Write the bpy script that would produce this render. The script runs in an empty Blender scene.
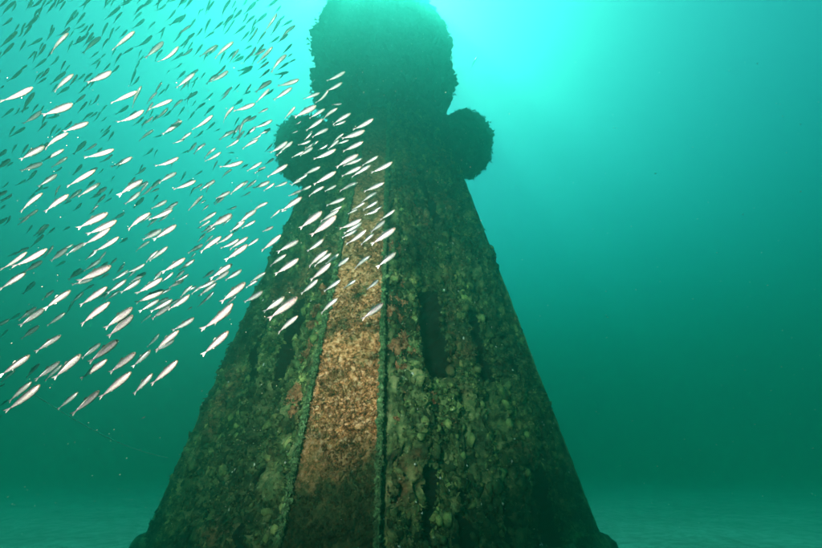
import bpy, math, random
import numpy as np
from mathutils import Vector, Matrix

random.seed(7)
RNG = np.random.default_rng(11)
SC = bpy.context.scene
COL = SC.collection
R = math.radians

# ------------------------------------------------------------------ camera
PITCH = 25.0
cam_d = bpy.data.cameras.new("camera")
cam_d.sensor_width = 36.0
cam_d.lens = 36.0 * 400 / 822
cam_d.clip_start = 0.05
cam_d.clip_end = 500
cam = bpy.data.objects.new("camera", cam_d)
cam.location = (0, 0, 1.0)
cam.rotation_euler = (R(90 + PITCH), 0, 0)
COL.objects.link(cam)
SC.camera = cam

# ------------------------------------------------------------------ sky and sun
SUN_EL, SUN_AZ = 63.0, -7.5            # azimuth from +Y towards +X
w = bpy.data.worlds.new("World")
SC.world = w
w.use_nodes = True
nt = w.node_tree
bg = nt.nodes["Background"]
sky = nt.nodes.new("ShaderNodeTexSky")
sky.sky_type = 'NISHITA'
sky.sun_disc = False
sky.sun_elevation = R(SUN_EL)
sky.sun_rotation = R(SUN_AZ)
nt.links.new(sky.outputs[0], bg.inputs[0])
bg.inputs[1].default_value = 0.12

sd = bpy.data.lights.new("sun", 'SUN')
sd.energy = 4.5
sd.angle = R(0.6)
sd.color = (1.0, 0.97, 0.92)
sun = bpy.data.objects.new("sun", sd)
v = Vector((math.sin(R(SUN_AZ)) * math.cos(R(SUN_EL)), math.cos(R(SUN_AZ)) * math.cos(R(SUN_EL)), math.sin(R(SUN_EL))))
sun.rotation_euler = v.to_track_quat('Z', 'Y').to_euler()
COL.objects.link(sun)

# the photographer's strobe: it lights the near fish and the corner panel in the photograph
ld = bpy.data.lights.new("dive_strobe", 'SPOT')
ld.energy = 7200
ld.color = (1.0, 0.40, 0.33)
ld.spot_size = R(54)
ld.spot_blend = 1.0
ld.shadow_soft_size = 0.16
strobe = bpy.data.objects.new("dive_strobe", ld)
strobe.location = (-1.3, -2.0, 2.3)
aim = Vector((-0.95, 3.6, 2.6)) - strobe.location
strobe.rotation_euler = aim.to_track_quat('-Z', 'Y').to_euler()
COL.objects.link(strobe)

SC.view_settings.view_transform = 'Standard'
SC.view_settings.look = 'None'
SC.view_settings.gamma = 1
SC.view_settings.exposure = 1.05
SC.cycles.use_denoising = True
SC.cycles.volume_bounces = 3
SC.cycles.max_bounces = 8
SC.cycles.diffuse_bounces = 3
SC.cycles.use_adaptive_sampling = True
SC.cycles.adaptive_threshold = 0.02
SC.cycles.sample_clamp_indirect = 6

# ------------------------------------------------------------------ numpy noise
def _hash(ix, iy, iz, seed):
    h = (ix * 374761393 + iy * 668265263 + iz * 2147483647 + seed * 974711) & 0xFFFFFFFF
    h = ((h ^ (h >> 13)) * 1274126177) & 0xFFFFFFFF
    h = (h ^ (h >> 16)) & 0xFFFF
    return h.astype(np.float64) / 32767.5 - 1.0

def vnoise(p, seed=0):
    p = np.asarray(p, float)
    i = np.floor(p).astype(np.int64)
    f = p - i
    f = f * f * f * (f * (f * 6 - 15) + 10)
    out = 0
    for dx in (0, 1):
        wx = f[:, 0] if dx else 1 - f[:, 0]
        for dy in (0, 1):
            wy = f[:, 1] if dy else 1 - f[:, 1]
            for dz in (0, 1):
                wz = f[:, 2] if dz else 1 - f[:, 2]
                out = out + wx * wy * wz * _hash(i[:, 0] + dx, i[:, 1] + dy, i[:, 2] + dz, seed)
    return out

def fbm(p, octv=4, seed=0, gain=0.5):
    a, s, n, fq = 1.0, 0.0, 0.0, 1.0
    for o in range(octv):
        s = s + a * vnoise(np.asarray(p) * fq, seed + o * 17)
        n += a
        a *= gain
        fq *= 2.03
    return s / n

def billow(p, octv=3, seed=0):
    a, s, n, fq = 1.0, 0.0, 0.0, 1.0
    for o in range(octv):
        s = s + a * (1 - np.abs(vnoise(np.asarray(p) * fq, seed + o * 31)) * 2)
        n += a
        a *= 0.5
        fq *= 2.1
    return s / n

# ------------------------------------------------------------------ helpers
def link(o, parent=None, mat=None):
    COL.objects.link(o)
    if parent is not None:
        o.parent = parent
    if mat is not None:
        o.data.materials.clear()
        o.data.materials.append(mat)
    return o

def mesh_np(name, verts, faces, smooth=True):
    """faces: (n,3) or (n,4) int array"""
    verts = np.asarray(verts, np.float32)
    faces = np.asarray(faces, np.int32)
    me = bpy.data.meshes.new(name)
    me.vertices.add(len(verts))
    me.vertices.foreach_set("co", verts.ravel())
    k = faces.shape[1]
    me.loops.add(faces.size)
    me.loops.foreach_set("vertex_index", faces.ravel())
    me.polygons.add(len(faces))
    me.polygons.foreach_set("loop_start", np.arange(0, faces.size, k, dtype=np.int32))
    me.polygons.foreach_set("use_smooth", np.full(len(faces), smooth, dtype=bool))
    me.update(calc_edges=True)
    return me

def obj_np(name, verts, faces, mat, parent=None, smooth=True):
    return link(bpy.data.objects.new(name, mesh_np(name, verts, faces, smooth)), parent, mat)

def tag(o, label=None, cat=None, group=None, kind=None):
    if label: o["label"] = label
    if cat: o["category"] = cat
    if group: o["group"] = group
    if kind: o["kind"] = kind
    return o

def grid_faces(nu, nv, wrap=False):
    """vertices ordered [i*nv + j]"""
    i = np.arange(nu if wrap else nu - 1)
    j = np.arange(nv - 1)
    I, J = np.meshgrid(i, j, indexing='ij')
    I2 = (I + 1) % nu
    return np.stack([I * nv + J, I2 * nv + J, I2 * nv + J + 1, I * nv + J + 1], -1).reshape(-1, 4)

# ------------------------------------------------------------------ materials
def new_mat(name):
    m = bpy.data.materials.new(name)
    m.use_nodes = True
    n = m.node_tree.nodes
    return m, m.node_tree, n, n["Principled BSDF"]

def ramp(nt, src, stops, interp='LINEAR'):
    r = nt.nodes.new("ShaderNodeValToRGB")
    r.color_ramp.interpolation = interp
    els = r.color_ramp.elements
    while len(els) > 1:
        els.remove(els[-1])
    els[0].position = stops[0][0]
    els[0].color = (*stops[0][1], 1)
    for p, c in stops[1:]:
        e = els.new(p)
        e.color = (*c, 1)
    nt.links.new(src, r.inputs[0])
    return r.outputs[0]

def noise(nt, scale, detail=4, rough=0.6, coord='Object', w=0.0, kind='noise'):
    tc = nt.nodes.new("ShaderNodeTexCoord")
    mp = nt.nodes.new("ShaderNodeMapping")
    mp.inputs["Location"].default_value = (w, w * 0.7, w * 1.3)
    nt.links.new(tc.outputs[coord], mp.inputs[0])
    if kind == 'noise':
        n = nt.nodes.new("ShaderNodeTexNoise")
        n.inputs["Scale"].default_value = scale
        n.inputs["Detail"].default_value = detail
        n.inputs["Roughness"].default_value = rough
        nt.links.new(mp.outputs[0], n.inputs["Vector"])
        return n.outputs[0]
    n = nt.nodes.new("ShaderNodeTexVoronoi")
    n.inputs["Scale"].default_value = scale
    nt.links.new(mp.outputs[0], n.inputs["Vector"])
    return n.outputs["Distance"]

def mix(nt, fac, a, b, mode='MIX'):
    m = nt.nodes.new("ShaderNodeMix")
    m.data_type = 'RGBA'
    m.blend_type = mode
    for sock, val in ((m.inputs[0], fac), (m.inputs[6], a), (m.inputs[7], b)):
        if isinstance(val, (int, float)):
            sock.default_value = val
        elif isinstance(val, tuple):
            sock.default_value = (*val, 1)
        else:
            nt.links.new(val, sock)
    return m.outputs[2]

def bump(nt, bsdf, h, strength=0.6, dist=0.02):
    b = nt.nodes.new("ShaderNodeBump")
    b.inputs["Strength"].default_value = strength
    b.inputs["Distance"].default_value = dist
    nt.links.new(h, b.inputs["Height"])
    nt.links.new(b.outputs[0], bsdf.inputs["Normal"])

def crust_mat(name, cols, scale=5.0, patch=None, patch_scale=1.2, fleck=(0.38, 0.45, 0.30), rough=0.95, broad=False):
    m, nt_, n, p = new_mat(name)
    base = ramp(nt_, noise(nt_, scale, 8, 0.68), cols)
    if broad:
        bb = ramp(nt_, noise(nt_, 1.15, 5, 0.6, w=12.0), [(0.40, (0.38, 0.38, 0.38)), (0.50, (0.85, 0.85, 0.85)), (0.60, (1.2, 1.15, 1.05))])
        base = mix(nt_, 1.0, base, bb, 'MULTIPLY')
    if patch:
        f = ramp(nt_, noise(nt_, patch_scale, 5, 0.65, w=3.1), [(0.54, (0, 0, 0)), (0.66, (0.9, 0.9, 0.9))])
        pc = ramp(nt_, noise(nt_, scale * 2.7, 6, 0.7, w=7.0), patch)
        base = mix(nt_, f, base, pc)
    fl = ramp(nt_, noise(nt_, 26, 3, 0.6, w=1.7), [(0.66, (0, 0, 0)), (0.72, (1, 1, 1))])
    base = mix(nt_, fl, base, fleck)
    nt_.links.new(base, p.inputs["Base Color"])
    p.inputs["Roughness"].default_value = rough
    p.inputs["Specular IOR Level"].default_value = 0.15
    bump(nt_, p, noise(nt_, 38, 6, 0.75), 0.9, 0.03)
    return m

M_WALL = crust_mat("crusted_wall", [(0.34, (0.006, 0.009, 0.005)), (0.44, (0.030, 0.050, 0.020)), (0.53, (0.12, 0.18, 0.07)), (0.64, (0.30, 0.34, 0.15))],
                   6.5, patch=[(0.35, (0.035, 0.04, 0.02)), (0.5, (0.17, 0.11, 0.05)), (0.66, (0.36, 0.18, 0.08))], broad=True)
M_HOLLOW = crust_mat("hollow_shade", [(0.3, (0.003, 0.003, 0.002)), (0.7, (0.012, 0.013, 0.008))], 5.0, fleck=(0.02, 0.02, 0.015))  # near-black base colour paints the shade inside the openings
M_RIB = crust_mat("algae_edge", [(0.3, (0.03, 0.07, 0.03)), (0.5, (0.13, 0.26, 0.11)), (0.7, (0.25, 0.38, 0.18))], 9.0)
M_GROWTH = crust_mat("sea_growth", [(0.28, (0.015, 0.025, 0.010)), (0.43, (0.06, 0.11, 0.04)), (0.55, (0.15, 0.23, 0.08)), (0.68, (0.28, 0.32, 0.13))],
                     6.0, patch=[(0.35, (0.05, 0.05, 0.02)), (0.5, (0.17, 0.12, 0.055)), (0.66, (0.38, 0.18, 0.09))], broad=True)
def island_vary(m, lo, hi):
    nt_ = m.node_tree; p = nt_.nodes["Principled BSDF"]
    src = p.inputs["Base Color"].links[0].from_socket
    ge = nt_.nodes.new("ShaderNodeNewGeometry")
    c = ramp(nt_, ge.outputs["Random Per Island"], [(0.0, lo), (0.75, (1, 1, 1)), (1.0, hi)])
    nt_.links.new(mix(nt_, 1.0, src, c, 'MULTIPLY'), p.inputs["Base Color"])
island_vary(M_GROWTH, (0.16, 0.17, 0.16), (2.0, 1.9, 1.7))
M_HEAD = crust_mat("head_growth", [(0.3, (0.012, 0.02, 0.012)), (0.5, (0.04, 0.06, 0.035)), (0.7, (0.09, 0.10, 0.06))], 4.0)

# corner panel: orange-brown turf, darker green-brown taking over on the lower part
M_PANEL, _nt, _n, _p = new_mat("brown_turf")
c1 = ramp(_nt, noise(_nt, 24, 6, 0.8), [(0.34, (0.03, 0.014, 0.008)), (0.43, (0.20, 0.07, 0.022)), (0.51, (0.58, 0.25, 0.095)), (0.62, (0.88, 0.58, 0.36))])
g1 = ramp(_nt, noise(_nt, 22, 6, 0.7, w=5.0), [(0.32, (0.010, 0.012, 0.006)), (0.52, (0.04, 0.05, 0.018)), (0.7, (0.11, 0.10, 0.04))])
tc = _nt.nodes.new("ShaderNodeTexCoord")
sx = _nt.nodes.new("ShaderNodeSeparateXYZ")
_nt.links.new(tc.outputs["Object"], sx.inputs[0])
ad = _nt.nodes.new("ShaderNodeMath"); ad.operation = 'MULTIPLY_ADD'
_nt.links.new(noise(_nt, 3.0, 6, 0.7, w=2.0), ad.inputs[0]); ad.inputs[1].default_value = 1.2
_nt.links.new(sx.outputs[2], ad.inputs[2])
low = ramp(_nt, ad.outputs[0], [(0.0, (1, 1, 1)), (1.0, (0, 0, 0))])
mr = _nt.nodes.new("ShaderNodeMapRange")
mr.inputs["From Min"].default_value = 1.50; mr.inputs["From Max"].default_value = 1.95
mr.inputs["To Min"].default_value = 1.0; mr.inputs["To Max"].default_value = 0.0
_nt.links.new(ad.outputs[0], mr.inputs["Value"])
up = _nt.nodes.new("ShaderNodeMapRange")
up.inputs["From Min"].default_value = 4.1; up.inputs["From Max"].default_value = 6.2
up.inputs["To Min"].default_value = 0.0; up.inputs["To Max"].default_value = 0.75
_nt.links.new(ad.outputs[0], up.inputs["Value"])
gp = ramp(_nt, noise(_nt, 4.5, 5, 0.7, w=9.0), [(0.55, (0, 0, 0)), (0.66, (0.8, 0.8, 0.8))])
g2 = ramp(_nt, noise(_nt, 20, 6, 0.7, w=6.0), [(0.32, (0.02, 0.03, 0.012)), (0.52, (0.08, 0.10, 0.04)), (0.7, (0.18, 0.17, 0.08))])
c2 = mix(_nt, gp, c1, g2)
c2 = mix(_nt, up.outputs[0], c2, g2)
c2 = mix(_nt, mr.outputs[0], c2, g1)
_nt.links.new(c2, _p.inputs["Base Color"])
_p.inputs["Roughness"].default_value = 0.95
_p.inputs["Specular IOR Level"].default_value = 0.1
bump(_nt, _p, noise(_nt, 55, 6, 0.75), 1.0, 0.025)

M_SAND, _nt, _n, _p = new_mat("sand")
s1 = ramp(_nt, noise(_nt, 0.6, 8, 0.65), [(0.3, (0.44, 0.40, 0.30)), (0.6, (0.60, 0.55, 0.42)), (0.8, (0.66, 0.61, 0.48))])
s2 = ramp(_nt, noise(_nt, 6, 6, 0.7, w=4.0), [(0.42, (0.55, 0.55, 0.5)), (0.58, (1, 1, 1))])
_nt.links.new(mix(_nt, 0.7, s1, s2, 'MULTIPLY'), _p.inputs["Base Color"])
_p.inputs["Roughness"].default_value = 1.0
_p.inputs["Specular IOR Level"].default_value = 0.05
bump(_nt, _p, noise(_nt, 5, 8, 0.7), 0.8, 0.06)

# fish: dark back, silver flank, white belly
M_FISH, _nt, _n, _p = new_mat("fish_skin")
tc = _nt.nodes.new("ShaderNodeTexCoord"); sx = _nt.nodes.new("ShaderNodeSeparateXYZ")
_nt.links.new(tc.outputs["Object"], sx.inputs[0])
mr = _nt.nodes.new("ShaderNodeMapRange")
mr.inputs["From Min"].default_value = -0.020; mr.inputs["From Max"].default_value = 0.020
_nt.links.new(sx.outputs[2], mr.inputs["Value"])
fc = ramp(_nt, mr.outputs[0], [(0.0, (0.56, 0.57, 0.56)), (0.34, (0.52, 0.53, 0.52)), (0.44, (0.34, 0.31, 0.36)), (0.56, (0.23, 0.21, 0.26)), (0.64, (0.10, 0.11, 0.11)), (0.74, (0.04, 0.06, 0.055)), (1.0, (0.02, 0.035, 0.03))])
fn = ramp(_nt, noise(_nt, 120, 3, 0.6), [(0.38, (0.62, 0.62, 0.66)), (0.58, (1, 1, 1))])
fx = _nt.nodes.new("ShaderNodeMapRange")
fx.inputs["From Min"].default_value = 0.045; fx.inputs["From Max"].default_value = 0.075
_nt.links.new(sx.outputs[0], fx.inputs["Value"])
fcol = mix(_nt, 1.0, fc, fn, 'MULTIPLY')
fcol = mix(_nt, fx.outputs[0], fcol, mix(_nt, 1.0, fcol, (0.95, 0.80, 0.48), 'MULTIPLY'))
_nt.links.new(fcol, _p.inputs["Base Color"])
_p.inputs["Roughness"].default_value = 0.35
_p.inputs["Metallic"].default_value = 0.25
M_EYE, _nt, _n, _p = new_mat("fish_eye")
_p.inputs["Base Color"].default_value = (0.01, 0.01, 0.012, 1)
_p.inputs["Roughness"].default_value = 0.15
M_ROPE, _nt, _n, _p = new_mat("pale_line")
_nt.links.new(ramp(_nt, noise(_nt, 30, 3), [(0.3, (0.25, 0.27, 0.22)), (0.7, (0.5, 0.52, 0.45))]), _p.inputs["Base Color"])
M_SHELL, _nt, _n, _p = new_mat("shell")
_nt.links.new(ramp(_nt, noise(_nt, 30, 3), [(0.3, (0.4, 0.42, 0.38)), (0.7, (0.75, 0.76, 0.70))]), _p.inputs["Base Color"])
M_SNOW, _nt, _n, _p = new_mat("marine_snow")
_p.inputs["Base Color"].default_value = (0.6, 0.62, 0.55, 1)

# ------------------------------------------------------------------ water: one closed volume round everything
HZ_TOP, HZ_R = 12.0, 60.0
vb = np.array([(x, y, z) for x in (-HZ_R, HZ_R) for y in (-HZ_R, HZ_R) for z in (-1.5, HZ_TOP)], float)
vf = np.array([(0, 1, 3, 2), (4, 6, 7, 5), (0, 4, 5, 1), (2, 3, 7, 6), (0, 2, 6, 4), (1, 5, 7, 3)])
M_HAZE = bpy.data.materials.new("haze")
M_HAZE.use_nodes = True
_nt = M_HAZE.node_tree
_nt.nodes.remove(_nt.nodes["Principled BSDF"])
pv = _nt.nodes.new("ShaderNodeVolumePrincipled")
D_ = 0.24
SIG_S = (0.0120, 0.058, 0.0430)
SIG_A = (0.250, 0.071, 0.083)
pv.inputs["Density"].default_value = D_
colr, absr = [], []
for s_, a_ in zip(SIG_S, SIG_A):
    c_ = s_ / D_
    x_ = min(1.0, a_ / (D_ * (1 - c_)))
    colr.append(c_); absr.append((1 - x_) ** 2)
pv.inputs["Color"].default_value = (*colr, 1)
pv.inputs["Absorption Color"].default_value = (*absr, 1)
pv.inputs["Anisotropy"].default_value = 0.75
_nt.links.new(pv.outputs[0], _nt.nodes["Material Output"].inputs["Volume"])
haze = obj_np("haze", vb, vf, M_HAZE, smooth=False)
haze["kind"] = "stuff"

# ------------------------------------------------------------------ sea floor
xs = np.concatenate([np.linspace(-58, -12, 60), np.linspace(-11.8, 12, 160), np.linspace(12.3, 58, 60)])
ys = np.concatenate([np.linspace(-58, -4, 50), np.linspace(-3.8, 16, 150), np.linspace(16.4, 58, 60)])
X, Y = np.meshgrid(xs, ys, indexing='ij')
pp = np.stack([X.ravel(), Y.ravel(), np.zeros(X.size)], 1)
Z = 0.07 * fbm(pp * 0.22, 3, 5) + 0.035 * fbm(pp * 1.3, 3, 6) + 0.012 * np.sin(pp[:, 0] * 5 + pp[:, 1] * 2.2 + 3 * vnoise(pp * 0.5, 9)) - 0.05
pp[:, 2] = Z
floor = obj_np("seabed", pp, grid_faces(len(xs), len(ys)), M_SAND)
floor["kind"] = "structure"

# ------------------------------------------------------------------ the tower
AX = np.array([-0.45, 6.0]); DC = 2.81; HW = 0.37; ZA = 11.46; ZT = 6.9
fr = np.array([-0.13, -2.7]); fr /= np.linalg.norm(fr)
def rot4(v, k):
    return np.array([(v[0], v[1]), (-v[1], v[0]), (-v[0], -v[1]), (v[1], -v[0])][k % 4])
def corner(k):
    e = rot4(fr, k); t = rot4(e, 1)
    return e * (0.965 if k % 4 == 1 else 1.0), t
tower = bpy.data.objects.new("tower", None)
tower.location = (AX[0], AX[1], 0)
link(tower)
tag(tower, "tall tapering tower crusted with dark green growth standing on the sand", "tower")

SLOTS = {0: [(0.178, 0.318, 1.72, 2.82), (0.500, 0.590, 1.84, 2.74), (0.735, 0.815, 1.92, 2.72),
             (0.285, 0.400, 3.97, 5.10), (0.140, 0.190, -0.1, 0.93), (0.270, 0.315, -0.1, 0.80),
             (0.450, 0.505, -0.1, 0.62), (0.660, 0.730, -0.1, 0.90)],
         3: [(0.690, 0.820, 1.70, 2.74), (0.44, 0.50, 1.80, 2.72), (0.21, 0.26, 1.8, 2.7), (0.62, 0.72, 3.97, 5.1),
             (0.80, 0.865, -0.1, 0.9), (0.50, 0.57, -0.1, 0.8)],
         1: [(0.2, 0.32, 1.75, 2.75), (0.46, 0.56, 1.75, 2.75), (0.7, 0.8, 1.75, 2.75)],
         2: [(0.2, 0.32, 1.75, 2.75), (0.46, 0.56, 1.75, 2.75), (0.7, 0.8, 1.75, 2.75)]}
SAMPLES = []          # (points, normals) on visible faces for the growth
def wall(k, nu, nz):
    e, t = corner(k); e2, t2 = corner(k + 1)
    A = e * DC + t * HW; B = e2 * DC - t2 * HW
    u = np.linspace(0, 1, nu); z = np.linspace(-0.3, ZT, nz)
    U, Zz = np.meshgrid(u, z, indexing='ij')
    U = U.ravel(); Zz = Zz.ravel()
    s = 1 - Zz / ZA
    P = np.stack([(A[0] + (B[0] - A[0]) * U) * s, (A[1] + (B[1] - A[1]) * U) * s, Zz], 1)
    n = (e + e2) / np.linalg.norm(e + e2)
    tl = np.array([n[0] * 1.0, n[1] * 1.0, 0.2]); tl /= np.linalg.norm(tl)
    d = 0.09 * fbm(P * 1.6, 3, 20 + k) + 0.11 * fbm(P * 5.0, 4, 40 + k, 0.6) + 0.06 * billow(P * 10, 3, 60 + k)
    # upright studs and a ledge below each row of openings
    d = d + 0.030 * np.cos(U * 2 * np.pi * 7 + 0.4 * vnoise(P * 2, 3))
    for zl in (1.66, 3.9):
        d = d + 0.06 * np.exp(-((Zz - zl) / 0.06) ** 2)
    wu = U + 0.034 * fbm(P * 3.5, 3, 80) + 0.014 * vnoise(P * 14, 81)
    wz = Zz + 0.09 * fbm(P * 4.0, 3, 83) + 0.04 * vnoise(P * 14, 84)
    sel = np.full(len(U), -1)
    for i, (u0, u1, z0, z1) in enumerate(SLOTS[k]):
        lean = -0.028 * (Zz - (z0 + z1) / 2) if z0 > 0 else 0.0
        wl = wu - lean
        inside = np.minimum(np.minimum(wl - u0, u1 - wl) * 3.4 * s, np.minimum(wz - z0, z1 - wz))
        m = np.clip(inside / 0.035, 0, 1)
        d = d * (1 - m * 0.6) - (0.85 if z0 > 0 else 0.45) * m
        sel[inside > 0.0] = i
    # deep joint beside the rib
    if k == 0:
        m = np.clip(1 - np.abs(U - 0.018) / 0.020, 0, 1) ** 0.5
        d = d * (1 - 0.7 * m) - 0.22 * m
        d = d * np.clip((1.0 - U) / 0.05, 0, 1)
    elif k == 3:
        d = d * np.clip(np.minimum(U, 1 - U) / 0.05, 0, 1)
    else:
        d = d * np.clip(np.minimum(U, 1 - U) / 0.05, 0, 1)
    Q = P + d[:, None] * tl[None]
    F = grid_faces(nu, nz)
    fs = sel[F]
    fsl = fs.max(1)
    def part(name, mask, mat):
        f = F[mask]
        if not len(f): return
        ids, inv = np.unique(f, return_inverse=True)
        obj_np(name, Q[ids], inv.reshape(-1, 4), mat, tower)
    part("wall", fsl < 0, M_WALL)
    for i in range(len(SLOTS[k])):
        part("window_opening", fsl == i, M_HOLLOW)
    if k in (0, 3):
        ok = (sel < 0) & (Zz > -0.05) & ((U > 0.036) & (U < 0.965) if k == 0 else (U < 0.985) & (U > 0.035))
        SAMPLES.append((Q[ok], tl, U[ok], s[ok]))
wall(0, 190, 360); wall(3, 190, 360); wall(1, 60, 120); wall(2, 60, 120)

def panel(k, nu, nz):
    e, t = corner(k)
    z = np.linspace(-0.3, ZT, nz); u = np.linspace(-1, 1, nu)
    U, Zz = np.meshgrid(u, z, indexing='ij'); U = U.ravel(); Zz = Zz.ravel()
    s = 1 - Zz / ZA
    P = np.stack([(e[0] * DC + t[0] * HW * U) * s, (e[1] * DC + t[1] * HW * U) * s, Zz], 1)
    d = -0.035 + 0.022 * fbm(P * 6, 3, 5) + 0.018 * fbm(P * 22, 2, 6)
    P = P + d[:, None] * np.array([e[0], e[1], 0.2])
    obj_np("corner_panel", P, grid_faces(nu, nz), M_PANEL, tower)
    # raised ribs down both edges
    for sg in (-1, 1):
        nzr = nz; ring = 10
        zr = np.linspace(-0.3, ZT, nzr)
        V = []
        for j in range(ring):
            a = 2 * np.pi * j / ring
            V.append((math.cos(a), math.sin(a)))
        V = np.array(V)
        pr = np.array([(zz, 0, 0) for zz in zr])
        wob = 0.002 * fbm(pr * 3, 3, 90 + k + sg)
        rad = 0.015 + 0.007 * fbm(pr * 9, 3, 95 + k + sg)
        pts = np.zeros((ring, nzr, 3))
        for j in range(ring):
            q = np.stack([np.full(nzr, V[j, 0] * 3), np.full(nzr, V[j, 1] * 3), zr * 14], 1)
            rr = rad * (1 + 0.7 * fbm(q * 1.6, 3, 99 + k))
            s = 1 - zr / ZA
            cx = e[0] * (DC * s + 0.004) + t[0] * (sg * (HW * s - 0.012) + wob)
            cy = e[1] * (DC * s + 0.004) + t[1] * (sg * (HW * s - 0.012) + wob)
            pts[j, :, 0] = cx + (t[0] * V[j, 0] + e[0] * V[j, 1] * 1.15) * rr
            pts[j, :, 1] = cy + (t[1] * V[j, 0] + e[1] * V[j, 1] * 1.15) * rr
            pts[j, :, 2] = zr
        obj_np("corner_rib", pts.reshape(-1, 3), grid_faces(ring, nzr, True), M_RIB, tower)
panel(0, 44, 420)
for k in (1, 2, 3): panel(k, 14, 140)

# lumpy footing round the foot
ring, nz = 260, 14
a = np.linspace(0, 2 * np.pi, ring, endpoint=False)
V = []
def oct_r(ang):
    best = 1e9
    for k in range(4):
        e, t = corner(k)
        c = math.cos(ang) * e[0] + math.sin(ang) * e[1]
        if c > 1e-6: best = min(best, DC / c)
        e2, _ = corner(k + 1)
        n = (e + e2) / np.linalg.norm(e + e2)
        c = math.cos(ang) * n[0] + math.sin(ang) * n[1]
        dd = float(np.dot(e * DC + t * HW, n))
        if c > 1e-6: best = min(best, dd / c)
    return best
for ang in a:
    r0 = oct_r(ang)
    for j in range(nz):
        q = j / (nz - 1)
        V.append((ang, r0 - 0.16 + 0.20 * math.sin(min(1, q * 1.0) * math.pi) ** 0.8 * (1 - 0.3 * q), -0.25 + 0.50 * q))
V = np.array(V)
P = np.stack([np.cos(V[:, 0]) * V[:, 1], np.sin(V[:, 0]) * V[:, 1], V[:, 2]], 1)
dd = 0.12 * fbm(P * 1.8, 3, 71) + 0.06 * billow(P * 5, 3, 72)
P[:, 0] += np.cos(V[:, 0]) * dd; P[:, 1] += np.sin(V[:, 0]) * dd
P[:, 2] += 0.10 * fbm(P * 1.5, 3, 75) * (V[:, 2] > 0)
obj_np("footing", P, grid_faces(ring, nz, True), M_WALL, tower)

# top deck under the head
s = 1 - ZT / ZA
V = []
for k in range(4):
    e, t = corner(k)
    for sg in (-1, 1):
        V.append(((e * DC + t * HW * sg) * s * 1.12))
V = np.array(V)
dv = [(x, y, ZT - 0.12) for x, y in V] + [(x, y, ZT + 0.12) for x, y in V]
me = bpy.data.meshes.new("deck")
me.from_pydata(dv, [], [tuple(range(7, -1, -1)), tuple(range(8, 16))] + [(i, (i + 1) % 8, (i + 1) % 8 + 8, i + 8) for i in range(8)])
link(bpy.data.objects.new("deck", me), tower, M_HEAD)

# growth pieces -------------------------------------------------
def ico(sub):
    import bmesh
    bm = bmesh.new()
    bmesh.ops.create_icosphere(bm, subdivisions=sub, radius=1)
    v_ = np.array([x.co[:] for x in bm.verts]); f_ = np.array([[q.index for q in x.verts] for x in bm.faces])
    bm.free()
    return v_, f_
ICO1 = ico(1); ICO2 = ico(2)

def blobs(cent, nrm, size, flat=0.7, base=ICO1, seed=0, jit=0.28):
    n = len(cent)
    v_, f_ = base
    r = np.random.default_rng(seed)
    rnd = 1 + jit * r.standard_normal((n, len(v_)))
    a_ = r.normal(size=(n, 3)); a_ /= np.linalg.norm(a_, axis=1)[:, None]
    b_ = np.cross(nrm, a_); b_ /= np.linalg.norm(b_, axis=1)[:, None] + 1e-9
    c_ = np.cross(nrm, b_)
    st = r.uniform(0.7, 1.4, (n, 2))
    W = (v_[None, :, 0, None] * (b_ * st[:, :1])[:, None, :] + v_[None, :, 1, None] * (c_ * st[:, 1:])[:, None, :] + v_[None, :, 2, None] * (nrm * flat)[:, None, :])
    W = cent[:, None, :] + W * (size[:, None] * rnd)[:, :, None]
    Fc = (f_[None] + (np.arange(n) * len(v_))[:, None, None]).reshape(-1, 3)
    return W.reshape(-1, 3), Fc

def tufts(cent, nrm, length, width, blades=4, seed=0, spread=0.9, droop=0.2):
    """little fronds: each blade a bent strip of two quads"""
    n = len(cent); r = np.random.default_rng(seed)
    Vs, Fs = [], []
    off = 0
    for b in range(blades):
        d = nrm + spread * r.normal(size=(n, 3)) * 0.6
        d /= np.linalg.norm(d, axis=1)[:, None]
        side = np.cross(d, r.normal(size=(n, 3))); side /= np.linalg.norm(side, axis=1)[:, None]
        L = length * r.uniform(0.5, 1.3, n); Wd = width * r.uniform(0.6, 1.3, n)
        p0 = cent - d * 0.01
        p1 = cent + d * (L * 0.55)[:, None]
        p2 = p1 + d * (L * 0.45)[:, None] + np.array([0, 0, -1.0])[None] * (droop * L)[:, None] + 0.2 * L[:, None] * r.normal(size=(n, 3))
        q = np.stack([p0 - side * (Wd * .5)[:, None], p0 + side * (Wd * .5)[:, None], p1 - side * Wd[:, None], p1 + side * Wd[:, None],
                      p2 - side * (Wd * .45)[:, None], p2 + side * (Wd * .45)[:, None]], 1)
        idx = np.arange(n)[:, None] * 6 + off
        Fs.append(np.concatenate([idx + np.array([0, 1, 3, 2]), idx + np.array([2, 3, 5, 4])]))
        Vs.append(q.reshape(-1, 3)); off += n * 6
    return np.concatenate(Vs), np.concatenate(Fs)

def tri(fq):
    return np.concatenate([fq[:, [0, 1, 2]], fq[:, [0, 2, 3]]])

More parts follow.
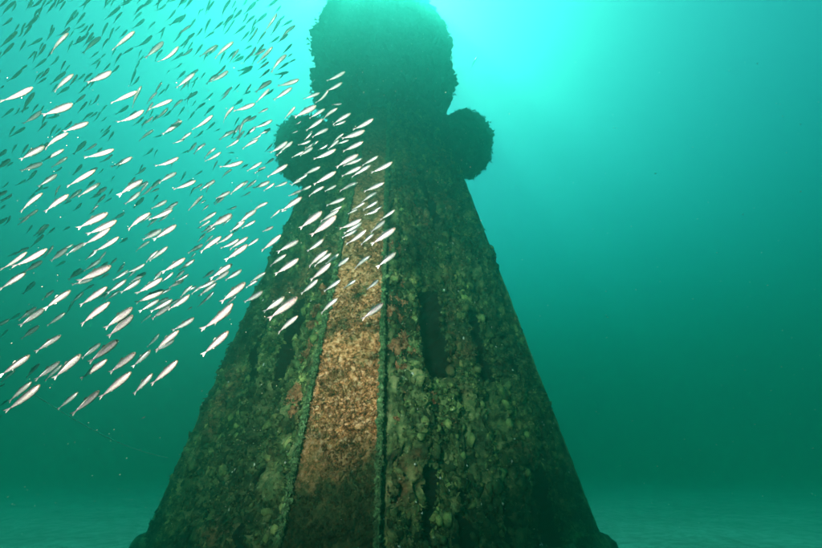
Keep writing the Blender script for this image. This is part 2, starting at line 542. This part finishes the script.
bv, bf, off = [], [], 0
def push(v_, f_):
    global off
    if f_.shape[1] == 4: f_ = tri(f_)
    bv.append(v_); bf.append(f_ + off); off += len(v_)
for i, (Q, tl, U, s_) in enumerate(SAMPLES):
    dens = fbm(Q * 2.2, 3, 120) + 0.6
    pr = np.clip(dens, 0.02, 1); pr /= pr.sum()
    idx = RNG.choice(len(Q), 11000, replace=False, p=pr)
    nn = np.repeat(tl[None], len(idx), 0)
    sz = np.clip(RNG.lognormal(math.log(0.019), 0.5, len(idx)), 0.008, 0.06)
    push(*blobs(Q[idx], nn, sz, 0.75, ICO1, 5 + i))
    idx = RNG.choice(len(Q), 15000, replace=True, p=pr)
    nn = np.repeat(tl[None], len(idx), 0)
    push(*tufts(Q[idx] + RNG.normal(size=(len(idx), 3)) * 0.008, nn, RNG.uniform(0.014, 0.036, len(idx)), np.full(len(idx), 0.0055), 5, 15 + i))
g = obj_np("sea_growth", np.concatenate(bv), np.concatenate(bf), M_GROWTH, tower)
g["kind"] = "stuff"
bv, bf, off = [], [], 0
e_, t_ = corner(0)
nP = 9000
zz = RNG.uniform(0.2, 5.5, nP); uu = RNG.uniform(-0.92, 0.92, nP); ss = 1 - zz / ZA
cP = np.stack([(e_[0] * DC + t_[0] * HW * uu) * ss - 0.030 * e_[0], (e_[1] * DC + t_[1] * HW * uu) * ss - 0.030 * e_[1], zz], 1)
keep = fbm(cP * 3.0, 3, 44) > -0.15
cP = cP[keep]; nnP = np.repeat(np.array([[e_[0], e_[1], 0.2]]), len(cP), 0)
push(*blobs(cP, nnP, np.clip(RNG.lognormal(math.log(0.010), 0.45, len(cP)), 0.005, 0.032), 0.7, ICO1, 61))
push(*tufts(cP, nnP, RNG.uniform(0.012, 0.030, len(cP)), np.full(len(cP), 0.0045), 3, 62))
M_TURF = M_PANEL.copy(); M_TURF.name = "brown_turf_tufts"
island_vary(M_TURF, (0.40, 0.36, 0.34), (1.35, 1.35, 1.35))
g = obj_np("turf", np.concatenate(bv), np.concatenate(bf), M_TURF, tower)
g["kind"] = "stuff"
bv, bf, off = [], [], 0
for sg in (-1, 1):
    nR = 2600
    zz = RNG.uniform(0.0, 6.4, nR); ss = 1 - zz / ZA
    cR = np.stack([e_[0] * (DC * ss + 0.014) + t_[0] * sg * (HW * ss - 0.012), e_[1] * (DC * ss + 0.014) + t_[1] * sg * (HW * ss - 0.012), zz], 1)
    cR += RNG.normal(size=cR.shape) * 0.009
    nnR = np.repeat(np.array([[e_[0], e_[1], 0.1]]), nR, 0)
    push(*blobs(cR, nnR, np.clip(RNG.lognormal(math.log(0.008), 0.5, nR), 0.004, 0.022), 0.9, ICO1, 63 + sg))
    push(*tufts(cR, nnR, RNG.uniform(0.012, 0.035, nR), np.full(nR, 0.004), 4, 66 + sg))
M_RIBT = M_RIB.copy(); M_RIBT.name = "algae_edge_tufts"
island_vary(M_RIBT, (0.4, 0.4, 0.4), (1.3, 1.3, 1.2))
g = obj_np("edge_algae", np.concatenate(bv), np.concatenate(bf), M_RIBT, tower)
g["kind"] = "stuff"

# separate colonies: rusty sponge beside the panel, green clumps elsewhere
M_SPONGE = crust_mat("rusty_sponge", [(0.32, (0.05, 0.022, 0.012)), (0.47, (0.24, 0.10, 0.045)), (0.60, (0.46, 0.24, 0.12)), (0.72, (0.62, 0.42, 0.26))], 11.0, fleck=(0.6, 0.5, 0.36))
M_CLUMP = crust_mat("green_clump", [(0.32, (0.015, 0.025, 0.010)), (0.46, (0.07, 0.12, 0.045)), (0.58, (0.13, 0.17, 0.065)), (0.72, (0.22, 0.25, 0.11))], 10.0)
def face_point(k, u, z):
    e, t = corner(k); e2, t2 = corner(k + 1)
    A = e * DC + t * HW; B = e2 * DC - t2 * HW
    q = (A + (B - A) * u) * (1 - z / ZA)
    n = (e + e2) / np.linalg.norm(e + e2)
    return np.array([q[0], q[1], z]), np.array([n[0], n[1], 0.2])
CV3, CF3 = ico(3)
def in_slot(k, u, z, m=0.02):
    return any(a - m < u < b + m and c - 0.08 < z < d + 0.08 for a, b, c, d in SLOTS[k])
def colony(name, k, u, z, r_, mat, seed):
    c, n = face_point(k, u, z)
    c = c - n * r_ * 0.25
    r0 = np.random.default_rng(seed)
    sc = np.array([r0.uniform(.7, 1.3), r0.uniform(.7, 1.3), r0.uniform(.8, 1.5)])
    p = CV3 * r_ * sc * 0.8
    p = p + CV3 * (r_ * (0.55 * billow((p / r_ + seed * 3.1) * 1.5, 3, seed) + 0.3 * fbm((p / r_ + seed) * 4, 2, seed + 3)))[:, None]
    p = p - n[None] * (p @ n)[:, None] * 0.45 + c
    ti = r0.choice(len(p), 130)
    tv, tf = tufts(p[ti], CV3[ti], np.full(130, 0.022), np.full(130, 0.0045), 3, seed + 9)
    obj_np(name, np.concatenate([p, tv]), np.concatenate([CF3, tri(tf) + len(p)]), mat, tower)
sd_ = 500
for k, u0, u1, z0, z1, n in ((0, 0.05, 0.165, 1.3, 3.6, 44), (3, 0.88, 0.975, 1.2, 3.0, 16), (0, 0.15, 0.30, 1.2, 1.65, 3)):
    for i in range(n):
        u_, z_ = random.uniform(u0, u1), random.uniform(z0, z1)
        sd_ += 1
        if not in_slot(k, u_, z_): colony("sponge", k, u_, z_, random.choice((0.04, 0.05, 0.06, 0.08, 0.10)), M_SPONGE, sd_)
for k in (0, 3):
    for i in range(46):
        u_, z_ = random.uniform(0.06, 0.94), random.uniform(0.2, 5.6)
        sd_ += 1
        if not in_slot(k, u_, z_): colony("algae_clump", k, u_, z_, random.uniform(0.05, 0.13), M_CLUMP, sd_)
# pale shells stuck among the growth
bv, bf, off = [], [], 0
for i, (Q, tl, U, s_) in enumerate(SAMPLES):
    idx = RNG.choice(len(Q), 90, replace=False)
    push(*blobs(Q[idx] + tl * 0.03, np.repeat(tl[None], len(idx), 0), RNG.uniform(0.006, 0.014, len(idx)), 0.4, ICO1, 25 + i, 0.35))
g = obj_np("shells", np.concatenate(bv), np.concatenate(bf), M_SHELL, tower)
g["kind"] = "stuff"

def bush(name, c, rad, squash, amp, fq, nt_, tl_, seed, base_sub=5, bottom=1.0):
    v_, f_ = ico(base_sub)
    n_ = v_.copy()
    p = v_ * np.array(rad)
    dn = amp * billow((p + seed) * fq, 3, seed) + amp * 0.8 * fbm((p + seed) * fq * 0.5, 3, seed + 5)
    p = p + n_ * dn[:, None]
    p[:, 2] = np.where(p[:, 2] < 0, p[:, 2] * bottom, p[:, 2] * squash)
    C_ = np.array(c)
    p = p + C_
    r = np.random.default_rng(seed)
    idx = r.choice(len(p), nt_, replace=True)
    jitter = r.normal(size=(nt_, 3)) * 0.03
    tv, tf = tufts(p[idx] + jitter, n_[idx], np.full(nt_, tl_), np.full(nt_, tl_ * 0.22), 4, seed + 1, 0.8, 0.1)
    ix2 = r.choice(len(p), nt_ // 3, replace=True)
    cv, cf = blobs(p[ix2], n_[ix2], np.clip(r.lognormal(math.log(tl_ * 0.9), 0.45, len(ix2)), 0.02, tl_ * 2.2), 0.9, ICO1, seed + 2)
    V_ = np.concatenate([p, tv, cv])
    F_ = np.concatenate([f_, tri(tf) + len(p), cf + len(p) + len(tv)])
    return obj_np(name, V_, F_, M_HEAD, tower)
bush("head_growth", (-0.09, 0.0, 8.66), (1.37, 1.37, 1.90), 1.0, 0.20, 1.7, 12000, 0.055, 3, 6, 1.05)
for k, zz in ((0, 6.75), (1, 6.50), (2, 6.5), (3, 6.50)):
    e, t = corner(k)
    rr = (1.05, 1.42, 1.5, 1.56)[k]
    bush("growth_knob", (e[0] * rr, e[1] * rr, zz), (0.52, 0.52, 0.55), 1.0, 0.10, 1.9, 3200, 0.042, 40 + k * 7, 5, 1.1)

# ------------------------------------------------------------------ loose rocks at the foot
def rock(c, r_, seed, label):
    v_, f_ = ICO2
    v3, f3 = ico(4)
    p = v3 * np.array(r_)
    p = p + v3 * (0.28 * min(r_) * billow((p + seed) * 4, 3, seed) + 0.3 * min(r_) * fbm((p + seed) * 2, 3, seed))[:, None]
    o = obj_np("rock", p, f3, M_WALL)
    o.location = c
    tag(o, label, "rock", "rocks at the foot of the tower")
    return o
rock((2.08, 5.50, 0.10), (0.15, 0.16, 0.16), 3, "rounded crusted rock against the right foot of the tower")
rock((-3.17, 5.75, 0.04), (0.17, 0.17, 0.14), 8, "low crusted rock against the left foot of the tower")

# ------------------------------------------------------------------ pale line running down to the sand
CP, SP = math.cos(R(PITCH)), math.sin(R(PITCH))
def along(px, py, d):
    """world point d metres from the lens in the direction of a spot of the 822 x 548 view"""
    a_, b_ = px - 411.0, 274.0 - py
    v_ = Vector((a_, 400 * CP - b_ * SP, b_ * CP + 400 * SP)).normalized()
    return Vector((0, 0, 1.0)) + v_ * d
p0, p1 = along(30, 392, 6.0), along(168, 458, 9.5)
n_ = 40; ring = 6
pts = np.zeros((ring, n_, 3))
for j in range(n_):
    q = j / (n_ - 1)
    c = p0.lerp(p1, q); c.z -= 0.10 * math.sin(q * math.pi)
    for i in range(ring):
        an = 2 * math.pi * i / ring
        pts[i, j] = (c.x + 0.006 * math.cos(an), c.y, c.z + 0.006 * math.sin(an))
tag(obj_np("fishing_line", pts.reshape(-1, 3), grid_faces(ring, n_, True), M_ROPE),
    "thin pale line slanting down through the water left of the tower", "line")

# ------------------------------------------------------------------ fish
def fish_mesh(name, bend, deep=1.0):
    # x along the body (+ is the head), z up
    prof = [(-0.066, .0030, .0020), (-0.058, .0042, .0026), (-0.045, .0075, .0042), (-0.028, .0118, .0066), (-0.008, .0150, .0084), (0.012, .0164, .0094),
            (0.032, .0160, .0096), (0.048, .0138, .0088), (0.060, .0104, .0070), (0.068, .0066, .0048), (0.0725, .0025, .0022)]
    ring = 10
    V, Fc = [], []
    def by(x):
        return bend * ((x - 0.02) ** 2) * 3.0 * (1 if x < 0.02 else 0.25)
    for x, h, wd in prof:
        for i in range(ring):
            an = 2 * math.pi * i / ring
            V.append((x, by(x) + wd * math.cos(an), h * 1.20 * deep * math.sin(an) - (0.002 if x < 0.05 else 0.0005)))
    for j in range(len(prof) - 1):
        for i in range(ring):
            a_, b_ = j * ring + i, j * ring + (i + 1) % ring
            Fc.append((a_, b_, b_ + ring, a_ + ring))
    Fc.append(tuple(range(ring - 1, -1, -1)))
    Fc.append(tuple((len(prof) - 1) * ring + i for i in range(ring)))
    def fin(outline, th=0.0007, taper=True):
        b0 = len(V); n = len(outline)
        for sgn in (-1, 1):
            for x, z in outline:
                V.append((x, by(x) + sgn * th, z))
        Fc.append(tuple(b0 + i for i in range(n - 1, -1, -1)))
        Fc.append(tuple(b0 + n + i for i in range(n)))
        for i in range(n):
            k_ = (i + 1) % n
            Fc.append((b0 + i, b0 + k_, b0 + n + k_, b0 + n + i))
    fin([(-0.064, -.003), (-0.064, 0.0), (-0.076, .005), (-0.090, .0105), (-0.086, .003), (-0.080, -.001)])      # tail, upper lobe
    fin([(-0.064, -.003), (-0.080, -.001), (-0.086, -.006), (-0.089, -.0125), (-0.076, -.0075)])   # tail, lower lobe
    fin([(-0.012, .013), (0.014, .0150), (0.008, .0235), (-0.004, .0195)])                 # dorsal
    fin([(-0.040, -.0085), (-0.022, -.0130), (-0.028, -.0175), (-0.038, -.0120)])          # anal
    fin([(0.026, -.0160), (0.036, -.0160), (0.022, -.0215)])                                    # pelvic
    me = bpy.data.meshes.new(name)
    me.from_pydata(V, [], Fc)
    me.polygons.foreach_set("use_smooth", [len(p.vertices) == 4 and p.index < (len(prof) - 1) * ring for p in me.polygons])
    me.update()
    return me
FM = [fish_mesh("fish", b, d) for b, d in ((0.0, 1.0), (0.35, .95), (-0.35, 1.05), (0.7, .92), (-0.7, .97))]
for m_ in FM: m_.materials.append(M_FISH)
ev, ef = ico(1)
EYES = mesh_np("eye", np.concatenate([ev * [.0034, .0016, .0034] + [.0600, .0066, .0025], ev * [.0034, .0016, .0034] + [.0600, -.0066, .0025]]), np.concatenate([ef, ef + len(ev)]))
EYES.materials.append(M_EYE)

FISH_TXT = """
0,0:D 0 110 120 10;D 190 240 298 120;D 360 325 425 220;D 530 165 600 80;D 650 80 690 -20;D 590 200 665 100;D 590 240 665 185;D 220 360 330 300;D 520 400 570 320;L 0 450 105 340;L 0 370 130 250;L 385 400 530 262;L 655 360 730 255;D 640 400 783 290;D 260 540 360 460;D 400 530 460 440;L 140 560 210 510;D 505 560 545 510;D 710 520 783 460;D 540 300 575 240
100,0:D 15 65 85 0;D 80 60 110 -10;D 40 150 155 55;D 0 290 60 180;D 60 320 105 220;D 110 250 155 205;M 100 385 265 250;D 255 155 325 95;D 260 230 345 150;D 355 50 410 0;D 370 225 430 170;D 440 90 465 -10;D 445 95 515 35;D 525 170 590 80;D 545 195 655 125;D 620 45 680 0;D 690 225 745 150;D 470 315 500 225;D 300 385 405 280;D 290 450 325 390;D 355 450 490 330;D 585 335 640 240;D 655 390 700 280;D 680 400 725 330;D 760 120 790 70;M 480 505 612 370;D 570 480 650 410;M 735 440 800 350;D 0 460 40 420;D 265 560 310 480;D 590 540 640 495;D 700 10 740 -20
200,0:D 0 90 30 65;D 40 110 80 0;D 150 120 235 0;D 340 50 370 0;D 345 110 435 15;D 430 185 520 105;D 505 250 600 110;D 555 275 630 150;D 640 205 720 158;D 20 260 80 150;D 170 230 225 155;D 215 235 270 155;D 265 270 355 200;D 365 340 425 265;D 345 385 405 355;D 620 285 740 200;D 545 345 620 285;D 110 440 255 330;M 0 440 130 355;D 260 490 340 440;D 365 450 425 395;D 400 490 465 420;D 450 490 565 370;D 545 540 670 430;D 650 415 718 345;D 680 450 720 420;D 610 545 690 490;D 690 490 745 465;D 300 560 410 520
0,70:L 70 95 170 0;L 0 150 30 120;D 280 70 340 10;L 25 255 250 140;D 160 320 265 180;D 15 370 105 300;L 190 425 318 325;D 80 520 195 450;M 60 520 115 440;M 395 110 510 15;L 415 155 568 35;D 450 190 540 130;D 600 90 665 30;L 690 105 865 12;L 340 360 560 265;M 360 390 465 350;L 500 480 685 410;L 330 593 525 495;D 370 520 440 430;D 640 410 690 345;D 740 410 783 330;D 690 290 715 235
100,70:D 235 120 280 0;L 90 255 285 170;D 240 280 320 130;D 130 350 220 280;L 385 305 558 235;D 385 380 415 310;D 430 400 530 300;L 155 430 335 320;L 600 135 735 30;D 505 180 540 110;M 660 235 760 170;L 490 500 635 400;M 300 545 415 470;D 610 360 660 290;D 690 390 740 325;L 620 550 712 490;L 740 470 878 360;D 0 330 50 275;D 5 410 50 370;D 0 490 25 460;D 420 530 480 510;D 720 150 745 85;D 715 290 750 240;D 520 30 545 0
200,70:M 90 100 215 10;D 0 70 40 20;D 300 40 400 -10;D 260 165 310 110;D 435 155 555 85;D 440 250 540 150;D 340 195 395 165;D 590 40 690 15;D 620 130 770 75;M 580 230 715 140;D 40 240 100 180;D 30 350 110 280;D 270 280 330 230;L 275 325 425 265;L 165 390 260 290;M 290 445 395 360;D 460 335 530 300;L 425 460 560 395;M 470 500 550 460;L 665 375 742 290;M 150 530 265 475;M 270 550 345 480;L 410 550 475 510;D 50 470 115 410;D 115 480 155 460;M 720 495 765 475;M 750 430 790 400
300,70:L 215 92 348 15;M 80 110 118 70;L 140 265 220 165;L 210 170 325 100;M 30 225 150 180;L -40 365 120 280;L 250 270 325 262;L 170 370 288 300;M 75 375 190 305;L 50 470 175 385;L 95 515 215 460;L 255 415 392 340;M 265 435 355 400;L 425 470 570 385;L 330 545 500 475;L 260 555 338 500;L 40 550 95 480
0,140:L 160 150 340 50;L 330 165 495 75;L 165 240 325 180;L 405 212 525 135;L -20 225 75 150;M 205 335 285 245;L 300 362 440 270;L 530 360 738 240;L 615 440 778 340;M 520 475 635 390;L 150 550 325 420;L 345 550 530 430;M 0 545 40 510;D 130 360 200 310;D 575 110 670 10;D 570 270 640 190;L 675 145 885 75;M 710 460 790 415;L 715 550 770 510;D 85 100 130 35;M 740 110 800 60
100,140:L 95 215 245 135;L 450 215 610 140;L 460 325 592 255;L 145 415 325 315;L 200 505 308 410;L 405 540 518 475;L 585 390 745 320;L 575 30 660 -10;D 355 130 415 65;D 415 130 450 75;D 640 105 695 80;D 80 320 115 280;M 285 280 355 215;D 380 395 470 310;M 395 410 460 380;D 630 330 670 250;M 730 390 800 345;L 695 545 800 440;L 490 560 570 525;D 270 530 340 450;D 30 490 90 455;D 410 480 455 430;D 700 430 740 370;D 745 280 800 240;M 0 415 35 380;M -10 270 25 225
200,140:L 25 130 118 65;L 48 170 160 98;L 215 60 300 0;L 330 58 450 -5;L 165 225 330 170;M 160 285 245 230;L 370 240 480 175;M 430 250 510 210;D 320 220 375 190;L 555 105 680 15;M 600 120 720 15;L 530 285 680 195;L 420 380 540 325;L 500 395 580 340;M 590 370 680 330;L 720 135 810 90;L 715 350 810 290;L 0 385 112 320;L 125 460 230 405;L 235 415 345 335;D 335 445 395 405;L 695 440 790 395;L 400 545 525 490;L 640 550 790 450;M 215 550 285 520;L 0 500 45 470;L 20 550 65 510;D 220 100 265 98
300,140:L -10 45 80 5;L 0 120 95 60;M 40 70 140 10;L 220 70 300 0;L 290 30 380 0;M 145 80 215 35;L 340 85 490 15;L 115 155 275 75;L 285 200 450 115;L 350 205 490 135;L 490 195 610 125;L 330 280 475 210;M 400 280 550 200;L 565 260 718 175;M 30 265 155 210;L -20 320 55 270;L 110 345 275 250;L 0 400 85 360;L 65 425 185 365;M 195 400 280 355;L 310 390 450 330;L 505 400 655 335;L 475 475 600 410;L 210 510 350 455;L 410 545 505 490;L 495 545 605 480;L 570 560 640 515;L 240 560 325 520
0,210:L 175 80 295 0;M 275 205 380 115;M 240 290 340 195;L 25 470 205 335;L 120 450 362 310;M 190 485 325 400;L 0 618 195 490;L 395 400 520 300;L 470 320 570 270;L 520 345 655 260;L 610 140 835 25;L 690 195 905 85;L 670 275 855 145;L 750 330 925 215;M 660 480 783 390;M 530 545 635 460;L 610 560 860 440;D 490 160 545 130;D 440 440 510 400;M 690 40 740 0
100,210:M 100 80 190 20;L 205 135 385 25;L 390 80 560 0;L 335 235 475 155;L 420 230 590 120;M 275 315 385 245;L 355 400 450 320;L 390 395 525 290;L 215 500 348 425;L 490 485 660 380;L 620 470 735 390;L 690 335 800 270;M 700 380 750 335;M 70 435 130 378;M 130 495 180 445;L 105 550 215 475;L 245 560 355 490;L 410 560 480 480;L 490 560 570 490;L 600 560 690 505;M 755 145 800 125
200,210:L 0 95 122 20;L 0 135 75 85;L 80 135 240 35;L 300 90 435 0;L 240 170 345 85;L 330 140 430 85;M 490 170 570 130;L 555 60 625 0;L 630 15 680 -5;L 0 320 160 210;M 30 260 100 200;L 145 270 255 185;L 175 305 300 230;L 230 300 370 215;L 200 390 365 275;L 360 290 455 225;L 485 315 628 200;L 610 320 765 240;L 545 430 670 350;L 590 500 765 385;L 80 530 245 425;L 110 560 220 480;L 200 550 320 470;L 390 560 510 490
300,210:L 0 140 165 15;L 165 85 300 0;L 90 205 275 50;L 60 325 180 230;L 320 150 475 75;L 345 180 480 100;L 330 215 445 155;L 630 75 740 0;L 555 170 660 85;L 375 270 515 160;L 475 265 575 185;L 560 265 740 145;L 60 430 210 320;L 110 430 240 340;M 200 420 300 345;L 265 460 380 375;L 420 445 545 360;L 605 440 745 335;L 85 545 235 420;L 375 30 450 -10;L 510 40 610 0
0,280:M 180 110 270 15;L 345 220 545 85;L 150 310 280 215;L 155 355 340 225;L 370 355 505 260;M 510 265 575 170;M 560 180 650 95;L 630 195 830 60;L 625 340 850 180;M 165 460 300 360;L 280 555 470 435;L -60 380 70 310;M 70 320 155 260;M -10 460 60 390;L 640 610 780 500;L 700 640 915 475;L 560 40 720 -10
100,280:L 60 100 200 0;M 45 155 150 85;L 165 100 310 0;L 285 105 480 -10;L 285 180 490 80;L 310 245 455 155;L 400 245 560 155;L 400 305 545 200;M 320 330 400 270;L 535 60 650 0;L 620 130 718 45;L 540 240 695 120;L 40 375 245 220;L 60 440 250 280;L 420 545 610 400;L 570 400 730 300;M 375 525 460 425;M 440 555 575 470;L 715 105 800 45;M 680 235 720 210;M -20 130 60 55
200,280:L 0 110 125 25;L -20 75 110 5;L 360 55 450 0;L 165 170 348 25;L 345 180 485 90;L 45 390 250 195;L 100 340 235 245;L 20 583 215 408;L 500 250 655 135;L 540 300 755 140;L 605 405 760 285
300,280:L 10 105 135 0;L 190 85 315 0;L 345 60 435 0;L 525 75 610 0;L 155 250 290 145;L 490 300 645 185
0,350:L 0 200 225 45;L 0 250 115 160;M 190 215 305 110;L 280 230 460 95;M 345 235 480 120;L 420 220 625 40;L 625 220 830 80;L 60 400 240 255;L 60 480 305 280;M 0 440 60 390;L 455 460 605 335;L 570 500 770 325;L -20 300 35 265;M -5 540 15 510
100,350:L 70 180 270 25;L 255 130 390 5;L 0 370 235 180;L 260 340 405 190;L 405 265 600 90;M 315 545 355 520
"""

fish = []                 # tail and head of each fish, and how near it swims: L near, M further, D far
for line in FISH_TXT.strip().splitlines():
    hd, rest = line.split(":")
    ox, oy = map(float, hd.split(","))
    for it in rest.split(";"):
        it = it.split()
        if not it: continue
        x0, y0, x1, y1 = [float(q) / 7.83 for q in it[1:]]
        fish.append((it[0], x0 + ox, y0 + oy, x1 + ox, y1 + oy))

def zone(x, y, kd):
    lx = np.interp(y, [100, 200, 300, 548], [352, 345, 325, 275])      # left edge of the corner panel
    sx_ = np.interp(y, [100, 190, 300, 350], [275, 302, 258, 230])      # left side of the tower
    if x > lx and y > 100: return "silver fish crossing the tower's brown corner panel"
    if x > sx_ and y > 185: return "silver fish crossing the tower's dark left face"
    if x > 275 and 92 < y <= 185: return "silver fish crossing the tower's left growth knob"
    if x > 312: return "silver fish crossing the tower's big round head"
    c_ = "near the left edge" if x < 90 else ("midway to the tower" if x < 190 else "close beside the tower")
    if y < 70: r_ = "top rows"
    elif y < 135: r_ = "upper rows"
    elif y < 205: r_ = "upper middle rows"
    elif y < 270: r_ = "middle rows"
    elif y < 335: r_ = "lower rows"
    else: r_ = "lowest rows"
    k_ = {'D': "dark backlit fish", 'M': "dim half lit fish", 'L': "bright silver fish"}[kd]
    return k_ + " in the school's " + r_ + " " + c_

recs = []
for kd, x0, y0, x1, y1 in fish:
    L = math.hypot(x1 - x0, y1 - y0)
    real = {'L': 0.150, 'M': 0.165, 'D': 0.172}[kd] * random.uniform(0.96, 1.04)
    cxm, cym = (x0 + x1) / 2, (y0 + y1) / 2
    off_ax = math.sqrt(1 + ((cxm - 411) ** 2 + (cym - 274) ** 2) / 400 ** 2)
    d = real * 400 / max(L, 5) * off_ax
    d = max({'L': 1.7, 'M': 2.6, 'D': 3.6}[kd], min({'L': 3.1, 'M': 4.6, 'D': 5.6}[kd] * off_ax, d))
    if cxm > 255 and cym > 90: d = min(d, 3.35 * off_ax ** 0.5)
    recs.append((L, kd, x0, y0, x1, y1, d))
r_far = random.Random(23)
for i_ in range(300):                  # more of the far dark ones, thinning out downwards
    x_, y_ = r_far.uniform(-5, 305), 310 * r_far.random() ** 1.5 - 4
    if x_ > 292 - 0.12 * y_ or (y_ > 200 and x_ > 235): continue
    ln_, an_ = r_far.uniform(9, 15), R(r_far.gauss(52 - 0.05 * y_, 9))
    dx_, dy_ = ln_ / 2 * math.cos(an_), ln_ / 2 * math.sin(an_)
    recs.append((ln_, 'D', x_ - dx_, y_ + dy_, x_ + dx_, y_ - dy_, 0.172 * 400 / ln_ * r_far.uniform(0.85, 1.0)))
recs.sort(key=lambda q: -q[0] + (6 if q[1] == 'D' else 0))

def place(x0, y0, x1, y1, d):
    k_ = random.uniform(-0.22, 0.22) * (along(x0, y0, d) - along(x1, y1, d)).length
    a_, b_ = along(x0, y0, d - k_), along(x1, y1, d + k_)
    X_ = (b_ - a_); ln = X_.length; X_.normalize()
    up_ = Vector((random.uniform(-.12, .12), random.uniform(-.12, .12), 1))
    Y_ = up_.cross(X_).normalized(); Z_ = X_.cross(Y_)
    s_ = 1.07 * ln / 0.160
    M = Matrix((X_, Y_, Z_)).transposed().to_4x4() @ Matrix.Scale(s_, 4) @ Matrix.Translation((0.0085, 0, 0))
    M.translation = (a_ + b_) / 2 + X_ * (0.0085 * s_)
    return M

# labels: the outermost and the largest of each part of the school are told apart by that
cells = {}
for i_, q in enumerate(recs[:299]):
    cells.setdefault(zone((q[2] + q[4]) / 2, (q[3] + q[5]) / 2, q[1]), []).append(i_)
LAB = {}
for z_, ids in cells.items():
    for i_ in ids: LAB[i_] = z_
    if len(ids) < 2: continue
    mid = lambda i_: ((recs[i_][2] + recs[i_][4]) / 2, (recs[i_][3] + recs[i_][5]) / 2)
    left_ = list(ids)
    for word, key in (("largest", lambda i_: -recs[i_][0]), ("topmost", lambda i_: mid(i_)[1]), ("lowest", lambda i_: -mid(i_)[1]),
                      ("leftmost", lambda i_: mid(i_)[0]), ("rightmost", lambda i_: -mid(i_)[0]), ("smallest", lambda i_: recs[i_][0])):
        b_ = min(ids, key=key)
        if b_ in left_:
            LAB[b_] = word + " " + z_
            left_.remove(b_)
proto = None
rest = []
for i, (L, kd, x0, y0, x1, y1, d) in enumerate(recs):
    M = place(x0, y0, x1, y1, d)
    me = random.choices(FM, (5, 3, 3, 1, 1))[0]
    if i >= 299:
        rest.append((me, M)); continue
    if proto is None:
        o = proto = bpy.data.objects.new("fish", me)
        link(o)
        eye0 = bpy.data.objects.new("eyes", EYES)
        link(eye0, o)
    else:
        o = proto.copy(); o.data = me
        COL.objects.link(o)
        if kd != 'D' and L > 15:
            ec = eye0.copy(); COL.objects.link(ec); ec.parent = o
    o.matrix_world = M
    cxm, cym = (x0 + x1) / 2, (y0 + y1) / 2
    tag(o, LAB[i], "fish", "small fish of the school left of the tower")
V_, F_, off = [], [], 0
bm_faces = []
hz_ = []
for me, M in rest:
    for v_ in me.vertices:
        V_.append(tuple(M @ v_.co)); hz_.append(v_.co.z)
    for p_ in me.polygons: bm_faces.append(tuple(q + off for q in p_.vertices))
    off += len(me.vertices)
if V_:
    me = bpy.data.meshes.new("fish_school")
    me.from_pydata(V_, [], bm_faces)
    o = link(bpy.data.objects.new("fish_school", me), None, None)
    m2 = M_FISH.copy(); m2.name = "backlit_fish_skin"
    # joined mesh: the back-to-belly pattern comes from a stored height instead of each fish's own axes
    at = me.attributes.new("body_height", 'FLOAT', 'POINT')
    at.data.foreach_set("value", hz_)
    n2 = m2.node_tree
    an_ = n2.nodes.new("ShaderNodeAttribute"); an_.attribute_name = "body_height"
    mrs = [q for q in n2.nodes if q.type == 'MAP_RANGE']
    for q in mrs:
        if abs(q.inputs["From Min"].default_value + 0.020) < 1e-4:
            n2.links.new(an_.outputs["Fac"], q.inputs["Value"])
            q.inputs["From Min"].default_value = -0.034; q.inputs["From Max"].default_value = 0.016  # range shifted so the backlit darkness is put into the skin colour
        else:
            for l in list(q.inputs["Value"].links): n2.links.remove(l)
            q.inputs["Value"].default_value = 0
    me.materials.append(m2)
    tag(o, "farthest small dark fish of the school, too many to part", "fish", None, "stuff")
# one lone fish off to the right of the head
lone = proto.copy(); lone.data = FM[1]; COL.objects.link(lone)
lone.matrix_world = place(471, 67, 477, 57, 15)
tag(lone, "single faint dark fish alone in open water right of the tower's head", "fish", "small fish of the school left of the tower")

# ------------------------------------------------------------------ drifting specks in the water
n_ = 1500
c = []
for i in range(n_):
    c.append(along(random.uniform(-20, 840), random.uniform(60, 540), random.uniform(1.4, 5.5)))
c = np.array([tuple(q) for q in c])
nr = RNG.normal(size=(n_, 3)); nr /= np.linalg.norm(nr, axis=1)[:, None]
v_, f_ = blobs(c, nr, RNG.uniform(0.0005, 0.0020, n_), 0.6, ICO1, 77)
sp = obj_np("marine_snow", v_, f_, M_SNOW)
sp["kind"] = "stuff"
